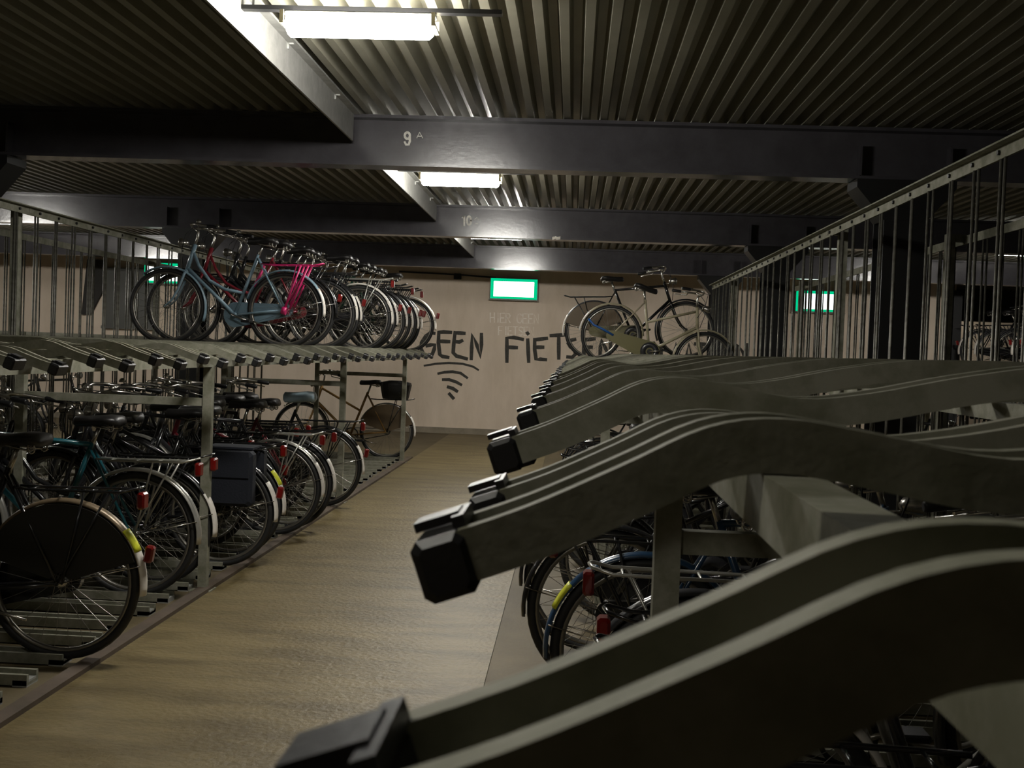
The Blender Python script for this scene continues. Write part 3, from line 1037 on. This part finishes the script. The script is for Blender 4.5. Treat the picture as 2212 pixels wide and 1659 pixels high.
# ------------------------------------------------------------------ lower tier of the left rack
GL = 'bicycles on the lower tier of the left rack'
Lw = lambda lab, x, y, **k: bike(lab, GL, x, snap(y, BY), -1, **k)
Lw('black roadster with brown mudguard, white tail and yellow tape beside the aisle', -2.20, 4.80, lamp=True, reflector=True, guard='bronze', tape=True, coat='guardk', lean=0.0)
Lw('teal diamond-frame bicycle with silver mudguards in the lower left rack', -2.37, 6.10, frame='diamond', paint='teal', guard='silver', tail=False, reflector=False, carrier='silver', case=None, post='chrome', head=False)
Lw('black bicycle with white tail next to the teal one', -2.38, 6.42, tail=True)
Lw('black bicycle with navy pannier bags in the lower left rack', -2.19, 7.0, pannier=True)
Lw('charcoal bicycle just past the one with pannier bags', -2.22, 7.35, frame='step', paint='dark', tape=True)
Lw('bicycle with silver carrier and silver mudguards in the middle of the lower left row', -2.17, 8.1, guard='silver', carrier='silver', tail=True, paint='dark', frame='diamond', case=None)
Lw('wine red bicycle with white tail in the lower left row', -2.15, 8.6, paint='wine', frame='step')
Lw('black bicycle with a pale blue saddle cover in the lower left row', -2.16, 9.65, cover=True, tail=True)
Lw('brass brown bicycle with black basket standing alone at the far end of the left rack', -2.32, 14.1, frame='step', paint='gold', guard='chrome', tail=True, basket=True, case=None, carrier='black', coat='guard', lamp=False, lean=0.02, steer=0.25)
DK3 = 'black {} bicycle pushed deep into the lower left rack'
for (x, y, fr) in ((-2.50, 5.15, 'diamond'), (-2.52, 7.7, 'step'), (-2.48, 8.35, 'diamond'), (-2.52, 8.95, 'curved'), (-2.50, 9.25, 'diamond')):
    Lw(DK3, x, y, frame=fr, tail=False) if y > 6 else None
Lw('silver bicycle pushed deep into the lower left rack', -2.62, 7.7 + PITCH * 6, frame='diamond', paint='silver', guard='dark', tail=False, case=None)

# ------------------------------------------------------------------ right rack
RY = 0.41
GRU = 'bicycles on the upper tier of the right rack'
bike('cream step-through bicycle with round chain case and blue lock strap on the right rack', GRU, 0.34, snap(12.7, RY), 1, tier='up', xtip=-0.083, frame='step', paint='cream', guard='cream', case='olive', carrier=None, strap=True, dzf=-0.31, dz=-0.05, coat=None, lean=0.02, steer=0.1, bar='chrome', head=True)
bike('black bicycle with coat guard behind the cream one on the right rack', GRU, 0.25, snap(13.4, RY), 1, tier='up', xtip=-0.083, frame='diamond', paint='black', guard='dark', carrier='black', lamp=False, coat='guard', steer=0.05, case='olive', dz=0.0)

GRL = 'bicycles on the lower tier of the right rack'
Rw = lambda lab, x, y, **k: bike(lab, GRL, x, snap(y, RY), 1, **k)
Rw('bicycle with a bare silver carrier and red rear lamp under the right rack', 0.42, 3.45, lamp=True, reflector=False, paint='dark', guard='dark', tail=False, carrier='silver', case=None, frame='diamond')
Rw('bicycle with cobalt blue mudguards and yellow tape under the right rack', 0.30, 4.05, paint='cobalt', guard='cobalt', tape=True, tail=False, frame='diamond')
DK4 = 'dark {} bicycle under the upper trays of the right rack'
for (x, y, fr, pt) in ((0.19, 4.7, 'curved', 'black'), (0.15, 5.3, 'step', 'black'), (0.31, 5.9, 'diamond', 'dark'), (0.29, 7.1, 'curved', 'black'), (0.30, 7.75, 'diamond', 'black'), (0.30, 8.4, 'step', 'dark'), (0.30, 9.6, 'curved', 'black'), (0.3, 10.9, 'step', 'black')):
    Rw(DK4, x, y, frame=fr, paint=pt, tail=False, guard='black', lamp=False, reflector=False)
Rw('black bicycle with white mudguards low under the first trays of the right rack', 0.42, 2.5, paint='black', guard='white', frame='diamond', tail=True)
Rw('black bicycle with silver mudguards low under the near trays of the right rack', 0.50, 1.9, paint='black', guard='silver', frame='step', tail=False)
Rw('silver bicycle low under the near trays of the right rack', 0.45, 2.9, paint='silver', guard='silver', frame='diamond', tail=False)

# ------------------------------------------------------------------ bicycles in the racks behind
GC = 'bicycles in the rack behind the right rack'
for i, (y, fr, pt) in enumerate(((5.0, 'diamond', 'black'), (5.9, 'step', 'silver'), (7.0, 'curved', 'black'), (7.9, 'diamond', 'black'), (8.8, 'curved', 'black'), (10.0, 'step', 'dark'), (11.3, 'diamond', 'black'), (12.6, 'curved', 'black'))):
    lb = 'silver bicycle in the lower tier behind the right rack' if pt == 'silver' else 'dark {} bicycle in the lower tier behind the right rack'
    bike(lb, GC, 4.25, snap(y, 2.5), -1, frame=fr, paint=pt, guard='black')
GE = 'bicycles in the rack behind the left rack'
for i, (y, fr, pt) in enumerate(((8.5, 'diamond', 'black'), (9.4, 'step', 'black'), (10.3, 'curved', 'silver'), (11.0, 'diamond', 'black'), (11.9, 'curved', 'black'), (12.8, 'step', 'dark'), (13.7, 'diamond', 'black'))):
    lb = 'silver bicycle in the lower tier behind the left rack' if pt == 'silver' else 'dark {} bicycle in the lower tier behind the left rack'
    bike(lb, GE, -7.1, snap(y, 6.0), 1, frame=fr, paint=pt, guard='black')
GD = 'bicycles on the upper tier of the farthest right rack'
for i, (y, x, pt) in enumerate(((15.0, 6.85, 'cobalt'), (16.4, 6.78, 'black'), (17.0, 6.85, 'black'), (17.6, 6.80, 'wine'), (18.2, 6.75, 'black'), (18.5, 6.6, 'black'))):
    lb = {'cobalt': 'cobalt blue bicycle with white tail on the farthest right rack', 'wine': 'wine red bicycle with white tail on the farthest right rack'}.get(pt, 'black {} bicycle with white mudguard tail on the farthest right rack')
    bike(lb, GD, x, snap(y, 13.0), 1, tier='up', xtip=6.45, frame=('diamond', 'curved', 'step')[i % 3], paint=pt, guard='dark', tail=True)

# ------------------------------------------------------------------ scrap of paper stuck on the second beam
px_, pz_ = plane_frame(12.535)((1202, 507))
b = MB()
vs = []
for i in range(6):
    for k in range(3):
        vs.append((px_ - 0.045 + 0.018 * i, 12.533 - 0.008 * ((i + k) % 2), ZB0 - 0.006 + 0.016 * k + 0.004 * (i % 3)))
fs = [(i * 3 + k, i * 3 + k + 1, i * 3 + k + 4, i * 3 + k + 3) for i in range(5) for k in range(2)]
b._add(vs, fs)
tag(obj('paper_scrap', b, 'white'), 'small crumpled scrap of white paper stuck on the edge of the beam marked 10', 'paper')
